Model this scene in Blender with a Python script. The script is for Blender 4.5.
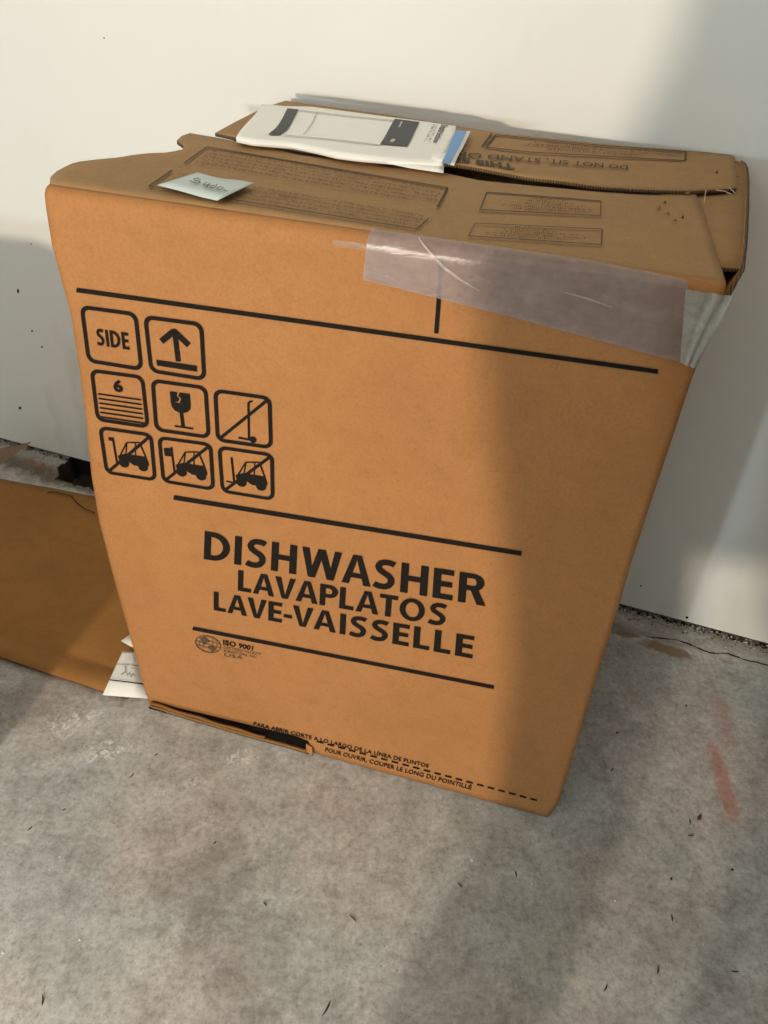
import bpy, bmesh, math, random
import numpy as np
from mathutils import Vector, Matrix, noise
random.seed(7)
scene = bpy.context.scene
C = scene.collection
for o in list(bpy.data.objects): bpy.data.objects.remove(o)

# ------------------------------------------------------------------ camera
CXP, CYP = 384.0, 512.0
F, PITCH, ROLL, CAMH = 777.95, 0.6572, 0.0668, 1.1376
cp, sp, cr, sr = math.cos(PITCH), math.sin(PITCH), math.cos(ROLL), math.sin(ROLL)
FW = np.array([0, cp, -sp]); UP0 = np.array([0, sp, cp]); RT0 = np.array([1.0, 0, 0])
RT = cr*RT0 + sr*UP0; UP = -sr*RT0 + cr*UP0; EYE = np.array([0, 0, CAMH])
cd = bpy.data.cameras.new('camera'); cam = bpy.data.objects.new('camera', cd); C.objects.link(cam)
cd.sensor_fit = 'VERTICAL'; cd.sensor_height = 36.0; cd.lens = F*36.0/1024.0; cd.clip_start = 0.02
M4 = Matrix(((RT[0], UP[0], -FW[0], EYE[0]), (RT[1], UP[1], -FW[1], EYE[1]), (RT[2], UP[2], -FW[2], EYE[2]), (0, 0, 0, 1)))
cam.matrix_world = M4
scene.camera = cam

# ------------------------------------------------------------------ light
world = bpy.data.worlds.new('world'); scene.world = world; world.use_nodes = True
bg = world.node_tree.nodes['Background']
bg.inputs['Color'].default_value = (0.66, 0.91, 1.0, 1); bg.inputs['Strength'].default_value = 0.55

def lamp(name, typ, loc, color, energy, size, target=None):
    l = bpy.data.lights.new(name, typ); l.color = color; l.energy = energy
    if typ == 'AREA': l.size = size
    else: l.shadow_soft_size = size
    o = bpy.data.objects.new(name, l); C.objects.link(o); o.location = loc
    if target is not None:
        o.rotation_euler = (Vector(target)-Vector(loc)).to_track_quat('-Z', 'Y').to_euler()
    return o
LW = (-1.10, -1.60, 0.955)
lamp('warm_bulb_light', 'POINT', LW, (1.0, 0.845, 0.655), 87, 0.046)
lamp('cool_window_light', 'AREA', (-1.69, -2.00, 0.84), (0.74, 0.92, 1.0), 8.5, 0.07, (0.3, 0.9, 0.4))

scene.view_settings.view_transform = 'Standard'
scene.view_settings.look = 'None'
scene.view_settings.gamma = 1.0
scene.view_settings.use_curve_mapping = False
scene.view_settings.exposure = 1.04

# ------------------------------------------------------------------ frames of reference
Z = np.array([0, 0, 1.0])
WW = -0.2993
WD = np.array([math.cos(WW), math.sin(WW), 0]); WN = np.array([-math.sin(WW), math.cos(WW), 0]); WP = np.array([0, 1.3525, 0])
YAW = -0.2302
E = np.array([math.cos(YAW), math.sin(YAW), 0]); N = np.array([-math.sin(YAW), math.cos(YAW), 0]); BL = np.array([-0.3943, 0.8742, 0])
BW, BH = 0.7173, 0.879

def ray(x, y):
    d = FW + (x-CXP)/F*RT - (y-CYP)/F*UP
    return d
def at_plane(x, y, p0, n):
    d = ray(x, y); return EYE + d*(((p0-EYE)@n)/(d@n))
def at_z(x, y, z=0.0): return at_plane(x, y, np.array([0, 0, z]), Z)
def at_wall(x, y, off=0.0): return at_plane(x, y, WP-WN*off, WN)
def wl(s, b, z=0.0):            # wall frame: s along the wall, b out from the wall into the room
    s0 = WP@WD
    return WP + WD*(s-s0) - WN*b + Z*z
def sm(a, b, x):
    t = min(1, max(0, (x-a)/(b-a))); return t*t*(3-2*t)
def dfun(s, z):
    base = -0.013*sm(0.27, 0.33, s)*max(0, 1-max(z, 0)/0.13)**1.4
    bulge = -0.006*math.sin(math.pi*min(1, max(0, s/BW)))*math.sin(math.pi*min(1, max(0, z/BH)))
    return base+bulge
def fpt(s, z, lift=0.0): return BL + E*s + N*(dfun(s, z)-lift) + Z*z
def fsz(x, y):
    d = 0.0
    for _ in range(6):
        P = at_plane(x, y, BL+N*d, N); s = (P-BL)@E; z = P[2]; d = dfun(s, z)
    return s, z
def fpx(x, y, lift=0.0):
    s, z = fsz(x, y); return fpt(s, z, lift)

# ------------------------------------------------------------------ materials
def nt(name):
    m = bpy.data.materials.new(name); m.use_nodes = True
    t = m.node_tree; b = t.nodes['Principled BSDF']; return m, t, b
def simple(name, col, rough=0.6, spec=0.3):
    m, t, b = nt(name)
    b.inputs['Base Color'].default_value = (*col, 1); b.inputs['Roughness'].default_value = rough
    b.inputs['Specular IOR Level'].default_value = spec
    return m
def noise_node(t, scale, detail=4, rough=.55, vec=None, dist=0):
    n = t.nodes.new('ShaderNodeTexNoise'); n.inputs['Scale'].default_value = scale; n.inputs['Detail'].default_value = detail
    n.inputs['Roughness'].default_value = rough; n.inputs['Distortion'].default_value = dist
    if vec is not None: t.links.new(vec, n.inputs['Vector'])
    return n
def ramp(t, fac, stops):
    r = t.nodes.new('ShaderNodeValToRGB'); t.links.new(fac, r.inputs['Fac'])
    el = r.color_ramp.elements
    while len(el) < len(stops): el.new(0.5)
    for e, (p, c) in zip(el, stops): e.position = p; e.color = (*c, 1) if len(c) == 3 else c
    return r
def mixc(t, fac, a, b, mode='MIX'):
    n = t.nodes.new('ShaderNodeMix'); n.data_type = 'RGBA'; n.blend_type = mode
    for k, v in ((0, fac), (6, a), (7, b)):
        if isinstance(v, (int, float)): n.inputs[k].default_value = v
        elif isinstance(v, tuple): n.inputs[k].default_value = (*v, 1)
        else: t.links.new(v, n.inputs[k])
    return n.outputs[2]
def math_n(t, op, a, b=None, c=None):
    n = t.nodes.new('ShaderNodeMath'); n.operation = op
    for k, v in enumerate((a, b, c)):
        if v is None: continue
        if isinstance(v, (int, float)): n.inputs[k].default_value = v
        else: t.links.new(v, n.inputs[k])
    return n.outputs[0]
def coords(t):
    g = t.nodes.new('ShaderNodeNewGeometry'); return g.outputs['Position']
def mapped(t, vec, scale=(1, 1, 1), loc=(0, 0, 0), rot=(0, 0, 0)):
    m = t.nodes.new('ShaderNodeMapping'); t.links.new(vec, m.inputs['Vector'])
    m.inputs['Scale'].default_value = scale; m.inputs['Location'].default_value = loc; m.inputs['Rotation'].default_value = rot
    return m.outputs['Vector']
def bump(t, b, h, strength, dist=0.002):
    n = t.nodes.new('ShaderNodeBump'); n.inputs['Strength'].default_value = strength; n.inputs['Distance'].default_value = dist
    t.links.new(h, n.inputs['Height']); t.links.new(n.outputs['Normal'], b.inputs['Normal'])

def cardboard(name, col, var=.12, seed=0.0):
    m, t, b = nt(name)
    p = coords(t); pv = mapped(t, p, loc=(seed, seed*1.7, seed*.3))
    n1 = noise_node(t, 5, 5, .6, pv); n2 = noise_node(t, 260, 3, .7, pv); n3 = noise_node(t, 38, 4, .6, pv)
    dk = tuple(c*(1-var*1.6) for c in col); lt = tuple(min(1, c*(1+var)) for c in col)
    c1 = ramp(t, n1.outputs['Fac'], [(.28, dk), (.5, col), (.75, lt)]).outputs['Color']
    sp_ = ramp(t, n2.outputs['Fac'], [(.34, (.78, .75, .72)), (.5, (1, 1, 1)), (.7, (1.08, 1.08, 1.08))]).outputs['Color']
    c2 = mixc(t, .5, c1, sp_, 'MULTIPLY')
    sp2 = ramp(t, n3.outputs['Fac'], [(.3, (.88, .86, .84)), (.55, (1, 1, 1))]).outputs['Color']
    c3 = mixc(t, .6, c2, sp2, 'MULTIPLY')
    t.links.new(c3, b.inputs['Base Color']); b.inputs['Roughness'].default_value = .72
    b.inputs['Specular IOR Level'].default_value = .25
    w = t.nodes.new('ShaderNodeTexWave'); w.inputs['Scale'].default_value = 22; w.inputs['Distortion'].default_value = 1.5
    t.links.new(mapped(t, p, rot=(0, 0, -YAW)), w.inputs['Vector'])
    h = math_n(t, 'ADD', math_n(t, 'MULTIPLY', w.outputs['Fac'], .10), math_n(t, 'ADD', n2.outputs['Fac'], n3.outputs['Fac']))
    bump(t, b, h, .10, .002)
    return m
def corrugated_edge(name, light, dark):
    m, t, b = nt(name); p = coords(t)
    w = t.nodes.new('ShaderNodeTexWave'); w.inputs['Scale'].default_value = 95; w.inputs['Distortion'].default_value = 6.0; w.inputs['Detail'].default_value = 3
    t.links.new(mapped(t, p, rot=(0, 0, -YAW)), w.inputs['Vector'])
    c = ramp(t, w.outputs['Fac'], [(.3, dark), (.7, light)]).outputs['Color']
    t.links.new(c, b.inputs['Base Color']); b.inputs['Roughness'].default_value = .9
    return m

KRAFT = (0.425, 0.190, 0.066)
M = {}
M['kraft'] = cardboard('kraft_cardboard', KRAFT, .05)
M['kraft_top'] = cardboard('greyer_kraft_cardboard', (0.385, 0.225, 0.098), .06, 1.4)  # flap tone, less saturated than the panels
M['kraft_inner'] = cardboard('kraft_inner_cardboard', (0.36, 0.170, 0.046), .08, 3.1)
M['kraft_grey'] = cardboard('dull_cardboard', (0.33, 0.25, 0.165), .10, 5.3)
M['edge'] = corrugated_edge('corrugated_edge', (0.20, 0.125, 0.065), (0.06, 0.036, 0.02))
M['ink'] = simple('black_print', (0.014, 0.011, 0.009), .8, .1)
M['ink_soft'] = simple('faded_print', (0.085, 0.062, 0.042), .75, .2)
M['ink_brown'] = simple('faded_small_print', (0.085, 0.056, 0.034), .8, .2)
M['paper'] = simple('white_paper', (0.93, 0.92, 0.88), .55)
M['paper_cool'] = simple('pale_note_paper', (0.60, 0.68, 0.68), .6)
M['paper_print'] = simple('grey_print', (0.035, 0.04, 0.042), .5)
M['paper_grey'] = simple('light_grey_print', (0.56, 0.55, 0.50), .55)
M['blue'] = simple('blue_print', (0.16, 0.36, 0.72), .5)
M['pencil'] = simple('pen_ink', (0.10, 0.13, 0.14), .6)
M['dark'] = simple('dark_earth', (0.035, 0.026, 0.018), .95)
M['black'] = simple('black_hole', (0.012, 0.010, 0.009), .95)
M['leaf'] = simple('dry_leaf_brown', (0.12, 0.06, 0.025), .8)
M['splinter'] = simple('dark_splinter', (0.05, 0.04, 0.03), .85)
M['fleck'] = simple('white_plaster', (0.75, 0.75, 0.72), .8)
M['dark_blocker'] = simple('dark_blocker_board', (0.05, 0.055, 0.07), .8)  # for the added light blocker, dark to cut bounce
M['fill_wall_dark'] = simple('fill_wall_dark', (0.17, 0.165, 0.15), .8)  # for the unseen side walls, dark to hold fill down
M['fibre'] = simple('torn_fibre', (0.62, 0.52, 0.40), .9)

def tape_mat(name, col, alpha, rough, bscale):
    m, t, b = nt(name); p = coords(t)
    n1 = noise_node(t, bscale, 4, .6, mapped(t, p, scale=(1, 1, 2.2)), 1.0); n2 = noise_node(t, bscale*5, 3, .6, p)
    c = ramp(t, n1.outputs['Fac'], [(.3, tuple(c*.82 for c in col)), (.55, col), (.75, tuple(min(1, c*1.22) for c in col))]).outputs['Color']
    t.links.new(c, b.inputs['Base Color']); b.inputs['Roughness'].default_value = rough
    b.inputs['Specular IOR Level'].default_value = .6
    a = ramp(t, n2.outputs['Fac'], [(.3, (alpha*.86,)*3), (.7, (min(1, alpha*1.1),)*3)]).outputs['Color']
    t.links.new(a, b.inputs['Alpha'])
    bump(t, b, n1.outputs['Fac'], .35, .003)
    return m
M['tape'] = tape_mat('packing_tape', (0.36, 0.285, 0.275), .62, .30, 16)
M['tape_end'] = tape_mat('stretched_tape', (0.50, 0.51, 0.48), .74, .28, 40)
M['crease_glint'] = tape_mat('painted_crease_glint', (0.66, 0.58, 0.50), .5, .3, 40)  # pale streaks painted as the highlight along tape creases
M['tape_old'] = tape_mat('tape_residue', (0.50, 0.36, 0.25), .35, .35, 30)

# wall paint
def wall_mat():
    m, t, b = nt('white_wall_paint'); p = coords(t)
    n1 = noise_node(t, 1.6, 4, .55, p); n2 = noise_node(t, 9, 5, .6, mapped(t, p, scale=(1, 1, .35))); n3 = noise_node(t, 320, 3, .6, p)
    base = ramp(t, n1.outputs['Fac'], [(.3, (.82, .82, .79)), (.7, (.85, .85, .825))]).outputs['Color']
    g = ramp(t, n2.outputs['Fac'], [(.56, (0, 0, 0)), (.80, (1, 1, 1))]).outputs['Color']
    sx = t.nodes.new('ShaderNodeSeparateXYZ'); t.links.new(p, sx.inputs[0])
    low = ramp(t, math_n(t, 'MULTIPLY', sx.outputs['Z'], 1.0), [(.05, (.55,)*3), (.55, (.12,)*3)]).outputs['Color']
    c = mixc(t, math_n(t, 'MULTIPLY', math_n(t, 'MULTIPLY', g, low), .8), base, (.42, .385, .325))
    t.links.new(c, b.inputs['Base Color']); b.inputs['Roughness'].default_value = .62; b.inputs['Specular IOR Level'].default_value = .3
    bump(t, b, n3.outputs['Fac'], .06, .001)
    return m
M['wall'] = wall_mat()

def blob(t, p, cx, cy, rx, ry, rot, nz, amt=.35, soft=.18):
    """mask 1 inside a ragged ellipse on the floor (world x,y)"""
    mp = t.nodes.new('ShaderNodeMapping'); mp.vector_type = 'TEXTURE'
    mp.inputs['Location'].default_value = (cx, cy, 0); mp.inputs['Rotation'].default_value = (0, 0, rot); mp.inputs['Scale'].default_value = (rx, ry, 1000)
    t.links.new(p, mp.inputs['Vector'])
    l = t.nodes.new('ShaderNodeVectorMath'); l.operation = 'LENGTH'; t.links.new(mp.outputs['Vector'], l.inputs[0])
    d = math_n(t, 'ADD', l.outputs['Value'], math_n(t, 'MULTIPLY', math_n(t, 'SUBTRACT', nz, .5), amt*2))
    mr = t.nodes.new('ShaderNodeMapRange'); t.links.new(d, mr.inputs['Value'])
    mr.inputs['From Min'].default_value = 1-soft; mr.inputs['From Max'].default_value = 1+soft
    mr.inputs['To Min'].default_value = 1; mr.inputs['To Max'].default_value = 0
    return mr.outputs['Result']
def floor_mat():
    m, t, b = nt('grey_concrete'); p = coords(t)
    n1 = noise_node(t, 2.6, 6, .62, p, .4); n2 = noise_node(t, 21, 9, .72, p, .3); n3 = noise_node(t, 105, 6, .72, p); n4 = noise_node(t, 4.2, 4, .5, mapped(t, p, loc=(4, 2, 1)))
    n5 = noise_node(t, 34, 6, .6, mapped(t, p, loc=(9, 1, 3)), .8)
    c1 = ramp(t, n1.outputs['Fac'], [(.32, (.385, .39, .395)), (.5, (.485, .485, .485)), (.70, (.55, .553, .555))]).outputs['Color']
    c2 = ramp(t, n2.outputs['Fac'], [(.30, (.62, .60, .57)), (.50, (.96, .955, .95)), (.72, (1.30, 1.30, 1.29))]).outputs['Color']
    c = mixc(t, .85, c1, c2, 'MULTIPLY')
    c3 = ramp(t, n3.outputs['Fac'], [(.32, (.62, .61, .60)), (.50, (.98, .98, .98)), (.70, (1.28, 1.28, 1.27))]).outputs['Color']
    c = mixc(t, .85, c, c3, 'MULTIPLY')
    tint = ramp(t, n4.outputs['Fac'], [(.38, (.96, 1.01, 1.0)), (.62, (1.09, .99, .945))]).outputs['Color']
    c = mixc(t, .8, c, tint, 'MULTIPLY')
    for k_, (an, sc_) in enumerate(((.5, 26), (1.9, 30), (2.7, 22))):
        ns = noise_node(t, sc_, 3, .5, mapped(t, p, scale=(1, .10, 1), rot=(0, 0, an), loc=(k_*3, k_, 0)))
        ms = ramp(t, ns.outputs['Fac'], [(.66, (0, 0, 0)), (.74, (1, 1, 1))]).outputs['Color']
        c = mixc(t, math_n(t, 'MULTIPLY', ms, .22), c, (.66, .66, .65))
    n6 = noise_node(t, 230, 3, .6, mapped(t, p, loc=(8, 3, 1)))
    c = mixc(t, 1.0, c, ramp(t, n6.outputs['Fac'], [(.28, (.55, .54, .53)), (.40, (1, 1, 1)), (.64, (1, 1, 1)), (.72, (1.35, 1.35, 1.34))]).outputs['Color'], 'MULTIPLY')
    nd = noise_node(t, 24, 5, .6, mapped(t, p, loc=(2, 7, 5)), .4)
    md = ramp(t, nd.outputs['Fac'], [(.60, (0, 0, 0)), (.74, (1, 1, 1))]).outputs['Color']
    c = mixc(t, math_n(t, 'MULTIPLY', md, .38), c, (.27, .225, .20))
    # pale plaster scuffs
    sc = ramp(t, n5.outputs['Fac'], [(.645, (0, 0, 0)), (.73, (1, 1, 1))]).outputs['Color']
    c = mixc(t, math_n(t, 'MULTIPLY', sc, .40), c, (.62, .61, .58))
    crumb = ramp(t, noise_node(t, 85, 4, .7, mapped(t, p, loc=(1, 5, 2)), 1.2).outputs['Fac'], [(.50, (0, 0, 0)), (.60, (1, 1, 1))]).outputs['Color']
    for (px, py, rx, ry) in ((70, 722, .035, .02), (105, 752, .03, .016), (240, 757, .022, .012), (195, 783, .014, .007), (310, 745, .015, .008)):
        q = at_z(px, py)
        c = mixc(t, math_n(t, 'MULTIPLY', math_n(t, 'MULTIPLY', blob(t, p, q[0], q[1], rx*1.3, ry*1.3, .2, n5.outputs['Fac'], 1.2, .5), crumb), .8), c, (.82, .82, .80))
    # darker traffic stains
    for (px, py, rx, ry, k) in ((200, 880, .07, .07, .35), (250, 960, .06, .09, .25), (35, 700, .08, .05, .35), (690, 930, .07, .05, .22)):
        q = at_z(px, py)
        c = mixc(t, math_n(t, 'MULTIPLY', blob(t, p, q[0], q[1], rx, ry, .4, n2.outputs['Fac'], 1.0, .5), k), c, (.16, .135, .115))
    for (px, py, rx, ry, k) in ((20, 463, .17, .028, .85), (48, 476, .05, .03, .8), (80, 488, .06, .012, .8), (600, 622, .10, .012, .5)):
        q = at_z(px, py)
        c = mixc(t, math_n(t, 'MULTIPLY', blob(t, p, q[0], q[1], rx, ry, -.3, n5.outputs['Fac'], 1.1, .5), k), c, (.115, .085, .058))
    # dirt along the foot of the wall
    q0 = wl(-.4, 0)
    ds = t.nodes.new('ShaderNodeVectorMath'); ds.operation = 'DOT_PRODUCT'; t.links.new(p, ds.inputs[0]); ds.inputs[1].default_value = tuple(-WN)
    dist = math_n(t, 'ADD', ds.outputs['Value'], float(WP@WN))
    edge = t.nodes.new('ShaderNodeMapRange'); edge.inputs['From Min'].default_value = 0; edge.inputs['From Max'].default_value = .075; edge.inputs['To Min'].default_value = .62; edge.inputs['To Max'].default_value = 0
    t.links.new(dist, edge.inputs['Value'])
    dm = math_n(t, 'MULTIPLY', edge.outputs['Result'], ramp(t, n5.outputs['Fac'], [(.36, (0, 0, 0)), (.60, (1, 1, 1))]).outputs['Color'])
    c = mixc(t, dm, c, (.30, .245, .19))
    # tan glue stains near the wall, red chalk streak
    for (px, py, rx, ry, rot, col, k) in ((668, 650, .050, .014, -.34, (.30, .20, .115), .95), (625, 634, .024, .010, -.25, (.28, .19, .115), .9),
                                        (728, 662, .014, .006, -.3, (.36, .26, .16), .7), (722, 780, .0135, .075, -.05, (.55, .17, .125), .50),
                                        (722, 715, .016, .07, -.12, (.50, .24, .20), .28), (35, 464, .030, .006, -.3, (.45, .14, .10), .6)):
        q = at_z(px, py)
        c = mixc(t, math_n(t, 'MULTIPLY', blob(t, p, q[0], q[1], rx, ry, rot, n5.outputs['Fac'], .9, .22), k), c, col)
    t.links.new(c, b.inputs['Base Color'])
    r = ramp(t, n2.outputs['Fac'], [(.3, (.62,)*3), (.7, (.42,)*3)]).outputs['Color']
    t.links.new(r, b.inputs['Roughness']); b.inputs['Specular IOR Level'].default_value = .35
    h = math_n(t, 'ADD', n3.outputs['Fac'], math_n(t, 'MULTIPLY', n2.outputs['Fac'], 1.2))
    bump(t, b, h, .18, .002)
    return m
M['floor'] = floor_mat()

# ------------------------------------------------------------------ mesh helpers
def link(name, me, parent=None):
    o = bpy.data.objects.new(name, me); C.objects.link(o)
    if parent is not None:
        o.parent = parent
        o.matrix_parent_inverse = Matrix.Translation(parent.location).inverted()
    return o
def mesh(name, verts, faces, mats, parent=None, smooth=False):
    me = bpy.data.meshes.new(name); me.from_pydata([tuple(map(float, v)) for v in verts], [], faces); me.update()
    for m in (mats if isinstance(mats, (list, tuple)) else [mats]): me.materials.append(M[m])
    if smooth: me.polygons.foreach_set('use_smooth', [True]*len(me.polygons))
    return link(name, me, parent)
def tag(o, label, cat=None, group=None, kind=None):
    if label: o['label'] = label
    if cat: o['category'] = cat
    if group: o['group'] = group
    if kind: o['kind'] = kind
    return o
def empty(name, loc, label, cat, group=None):
    o = bpy.data.objects.new(name, None); C.objects.link(o); o.location = tuple(map(float, loc)); o.empty_display_size = .05
    return tag(o, label, cat, group)
def solid(o, th, rim=None, offset=-1):
    m = o.modifiers.new('thickness', 'SOLIDIFY'); m.thickness = th; m.offset = offset; m.use_even_offset = False
    if rim is not None:
        o.data.materials.append(M[rim]); m.material_offset_rim = len(o.data.materials)-1
    return o
def grid(name, rows, mats, parent=None, up=None, th=None, rim=None, smooth=True):
    """rows of 3D points -> quad sheet, normals towards `up`"""
    nr, nc = len(rows), len(rows[0]); V = [p for r in rows for p in r]
    Fc = [(i*nc+j, i*nc+j+1, (i+1)*nc+j+1, (i+1)*nc+j) for i in range(nr-1) for j in range(nc-1)]
    if up is not None:
        tot = np.zeros(3)
        for f in Fc:
            a, b, c, d = (np.asarray(V[k]) for k in f); tot += np.cross(c-a, d-b)
        if tot@np.asarray(up) < 0: Fc = [f[::-1] for f in Fc]
    o = mesh(name, V, Fc, mats, parent, smooth)
    if th: solid(o, th, rim)
    return o
def poly(pts, n):
    """resample polyline to n points by arc length"""
    P = np.array(pts, float); L = np.r_[0, np.cumsum(np.linalg.norm(np.diff(P[:, :2], axis=0), axis=1))]
    t = np.linspace(0, L[-1], n); return np.stack([np.interp(t, L, P[:, k]) for k in range(P.shape[1])], 1)
def poly_x(pts, n):
    P = np.array(pts, float); t = np.linspace(P[0, 0], P[-1, 0], n); return np.stack([t]+[np.interp(t, P[:, 0], P[:, k]) for k in range(1, P.shape[1])], 1)
def tfi(bot, top, lef, rig):
    """transfinite patch; bot/top have nc points, lef/rig have nr points (bot -> top)"""
    nc, nr = len(bot), len(lef); out = np.zeros((nr, nc, bot.shape[1]))
    for i in range(nr):
        v = i/(nr-1)
        for j in range(nc):
            u = j/(nc-1)
            out[i, j] = (1-v)*bot[j]+v*top[j]+(1-u)*lef[i]+u*rig[i]-((1-u)*(1-v)*bot[0]+u*(1-v)*bot[-1]+(1-u)*v*top[0]+u*v*top[-1])
    return out
def box_mesh(name, lo, hi, mats, parent=None, frame=None, bev=0):
    bm = bmesh.new(); bmesh.ops.create_cube(bm, size=1)
    lo, hi = np.array(lo, float), np.array(hi, float)
    for v in bm.verts:
        q = lo+(np.array(v.co)+.5)*(hi-lo)
        v.co = Vector(tuple(frame(q) if frame else q))
    if bev: bmesh.ops.bevel(bm, geom=bm.edges[:], offset=bev, segments=2, affect='EDGES')
    bmesh.ops.recalc_face_normals(bm, faces=bm.faces)
    me = bpy.data.meshes.new(name); bm.to_mesh(me); bm.free(); me.materials.append(M[mats])
    return link(name, me, parent)

# flat print: lists of 2D polygons (in 0..1 coordinates, v downwards) mapped through a pixel quad onto a surface
def quad_map(q):
    q = np.array(q, float)
    # projective map unit square -> quad (TL, TR, BR, BL)
    (x0, y0), (x1, y1), (x2, y2), (x3, y3) = q
    dx1, dx2, dx3 = x1-x2, x3-x2, x0-x1+x2-x3; dy1, dy2, dy3 = y1-y2, y3-y2, y0-y1+y2-y3
    den = dx1*dy2-dx2*dy1; g = (dx3*dy2-dx2*dy3)/den; h = (dx1*dy3-dx3*dy1)/den
    a, b, c = x1-x0+g*x1, x3-x0+h*x3, x0; d, e, f = y1-y0+g*y1, y3-y0+h*y3, y0
    return lambda u, v: ((a*u+b*v+c)/(g*u+h*v+1), (d*u+e*v+f)/(g*u+h*v+1))
class Print:
    def __init__(s): s.V = []; s.F = []
    def poly(s, pts):
        k = len(s.V); s.V += [tuple(p) for p in pts]; s.F.append(tuple(range(k, k+len(pts))))
    def bar(s, a, b, w, seg=1, w2=None):
        a, b = np.array(a, float), np.array(b, float); d = b-a; n = np.array([-d[1], d[0]])/np.hypot(*d)*w/2
        for i in range(seg):
            p, q = a+d*i/seg, a+d*(i+1)/seg; s.poly([p-n, q-n, q+n, p+n])
    def disc(s, c, rx, ry=None, k=14, rot=0):
        ry = ry or rx; cr_, sr_ = math.cos(rot), math.sin(rot)
        s.poly([(c[0]+rx*math.cos(t)*cr_-ry*math.sin(t)*sr_, c[1]+rx*math.cos(t)*sr_+ry*math.sin(t)*cr_) for t in np.linspace(0, 2*math.pi, k, endpoint=False)])
    def ring(s, outer, inner):
        n = len(outer)
        for i in range(n):
            j = (i+1) % n; s.poly([outer[i], outer[j], inner[j], inner[i]])
    def line(s, pts, w):
        for a, b in zip(pts[:-1], pts[1:]): s.bar(a, b, w)
    def text(s, body, x0, y0, x1, y1, bold=.0, shear=0):
        vs, fs = glyphs(body, bold, shear); k = len(s.V)
        s.V += [(x0+(x1-x0)*u, y0+(y1-y0)*v) for u, v in vs]; s.F += [tuple(k+i for i in f) for f in fs]
    def put(s, name, surf, mat, parent, quad=None, up=None):
        mp = quad_map(quad) if quad is not None else (lambda u, v: (u, v))
        V = [surf(*mp(u, v)) for u, v in s.V]
        Fs = []
        upv = np.asarray(up) if up is not None else -N
        for f in s.F:
            A = np.zeros(3); P = [np.asarray(V[i]) for i in f]
            for i in range(1, len(P)-1): A += np.cross(P[i]-P[0], P[i+1]-P[0])
            Fs.append(f if A@upv > 0 else f[::-1])
        return mesh(name, V, Fs, mat, parent)
_gl = {}
def glyphs(body, bold=0.0, shear=0):
    key = (body, bold, shear)
    if key in _gl: return _gl[key]
    cu = bpy.data.curves.new('lettering', 'FONT'); cu.body = body; cu.size = 1; cu.offset = bold; cu.resolution_u = 3; cu.shear = shear
    cu.space_character = 1.0+bold*1.6
    ob = bpy.data.objects.new('lettering', cu); C.objects.link(ob); dg = bpy.context.evaluated_depsgraph_get()
    me = bpy.data.meshes.new_from_object(ob.evaluated_get(dg)); 
    v = np.array([x.co[:2] for x in me.vertices]); fs = [tuple(p.vertices) for p in me.polygons]
    lo, hi = v.min(0), v.max(0); v = (v-lo)/(hi-lo); v[:, 1] = 1-v[:, 1]
    bpy.data.objects.remove(ob); bpy.data.curves.remove(cu); bpy.data.meshes.remove(me)
    _gl[key] = ([tuple(a) for a in v], fs); return _gl[key]
def scribble(pr, x0, y0, x1, y1, rng, fill=.8, gl=.018):
    """one row of unreadable small print: broken vertical and slanted ticks"""
    x = x0
    while x < x1:
        word = rng.randint(2, 8)
        for _ in range(word):
            if x > x1: break
            w = gl*rng.uniform(.5, .9); k = rng.random()
            if k < .6: pr.bar((x+w*.2, y0), (x+w*.2, y1), w*.40)
            yy = y0+(y1-y0)*rng.choice((.08, .5, .92))
            if k > .25: pr.bar((x, yy), (x+w, yy), (y1-y0)*.17)
            x += gl
        x += gl*.8

# ------------------------------------------------------------------ the room
S0 = float(WP@WD)
# floor with a chipped-out strip under the wall on the left
fa, fb = -1.30, -0.90           # s range of the fine patch
HB = .115
floor_o = None
fv, ff, fm = [], [], []
def fquad(a0, a1, b0, b1):
    k = len(fv); fv.extend([wl(a0, b0), wl(a1, b0), wl(a1, b1), wl(a0, b1)]); ff.append((k+3, k+2, k+1, k)); fm.append(0)
fquad(-4.5, fa, -.12, 6.0); fquad(fb, 4.5, -.12, 6.0); fquad(fa, fb, HB, 6.0)
na, nb = 80, 47; k0 = len(fv)
def hole(s, b):
    l = -1.245+.5*max(0, b-.01)+.016*noise.noise((b*40, 1.3, 0)); fr = .074+.012*noise.noise((s*18, 4.2, 0))+.006*noise.noise((s*60, 2, 0))
    return min(s-l, fr-b, .93-0 if False else (-.93-s))
for i in range(na+1):
    for j in range(nb+1):
        s_ = fa+(fb-fa)*i/na; b_ = -.12+(HB+.12)*j/nb
        h_ = hole(s_, b_); edge_ = i in (0, na) or j == nb
        z_ = 0 if edge_ or h_ < 0 else -.055*sm(0, .012, h_)+.02*sm(0, .02, h_)*noise.noise((s_*45, b_*45, 0))
        if h_ < 0 and not edge_ and b_ < .08: z_ = -.003*abs(noise.noise((s_*60, b_*60, 3)))
        fv.append(wl(s_, b_, z_))
for i in range(na):
    for j in range(nb):
        a = k0+i*(nb+1)+j; ff.append((a, a+1, a+nb+2, a+nb+1)[::-1])
        fm.append(1 if hole(fa+(fb-fa)*(i+.5)/na, -.12+(HB+.12)*(j+.5)/nb) > -.006 else 0)
me = bpy.data.meshes.new('floor'); me.from_pydata([tuple(v) for v in fv], [], ff); me.materials.append(M['floor']); me.materials.append(M['dark'])
me.polygons.foreach_set('material_index', fm); me.update()
bm = bmesh.new(); bm.from_mesh(me); 
for f in bm.faces:
    if f.normal.z < 0: f.normal_flip()
bm.to_mesh(me); bm.free()
floor_o = link('floor', me); tag(floor_o, 'worn grey concrete slab floor with stains and scuffs', kind='structure')
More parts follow.
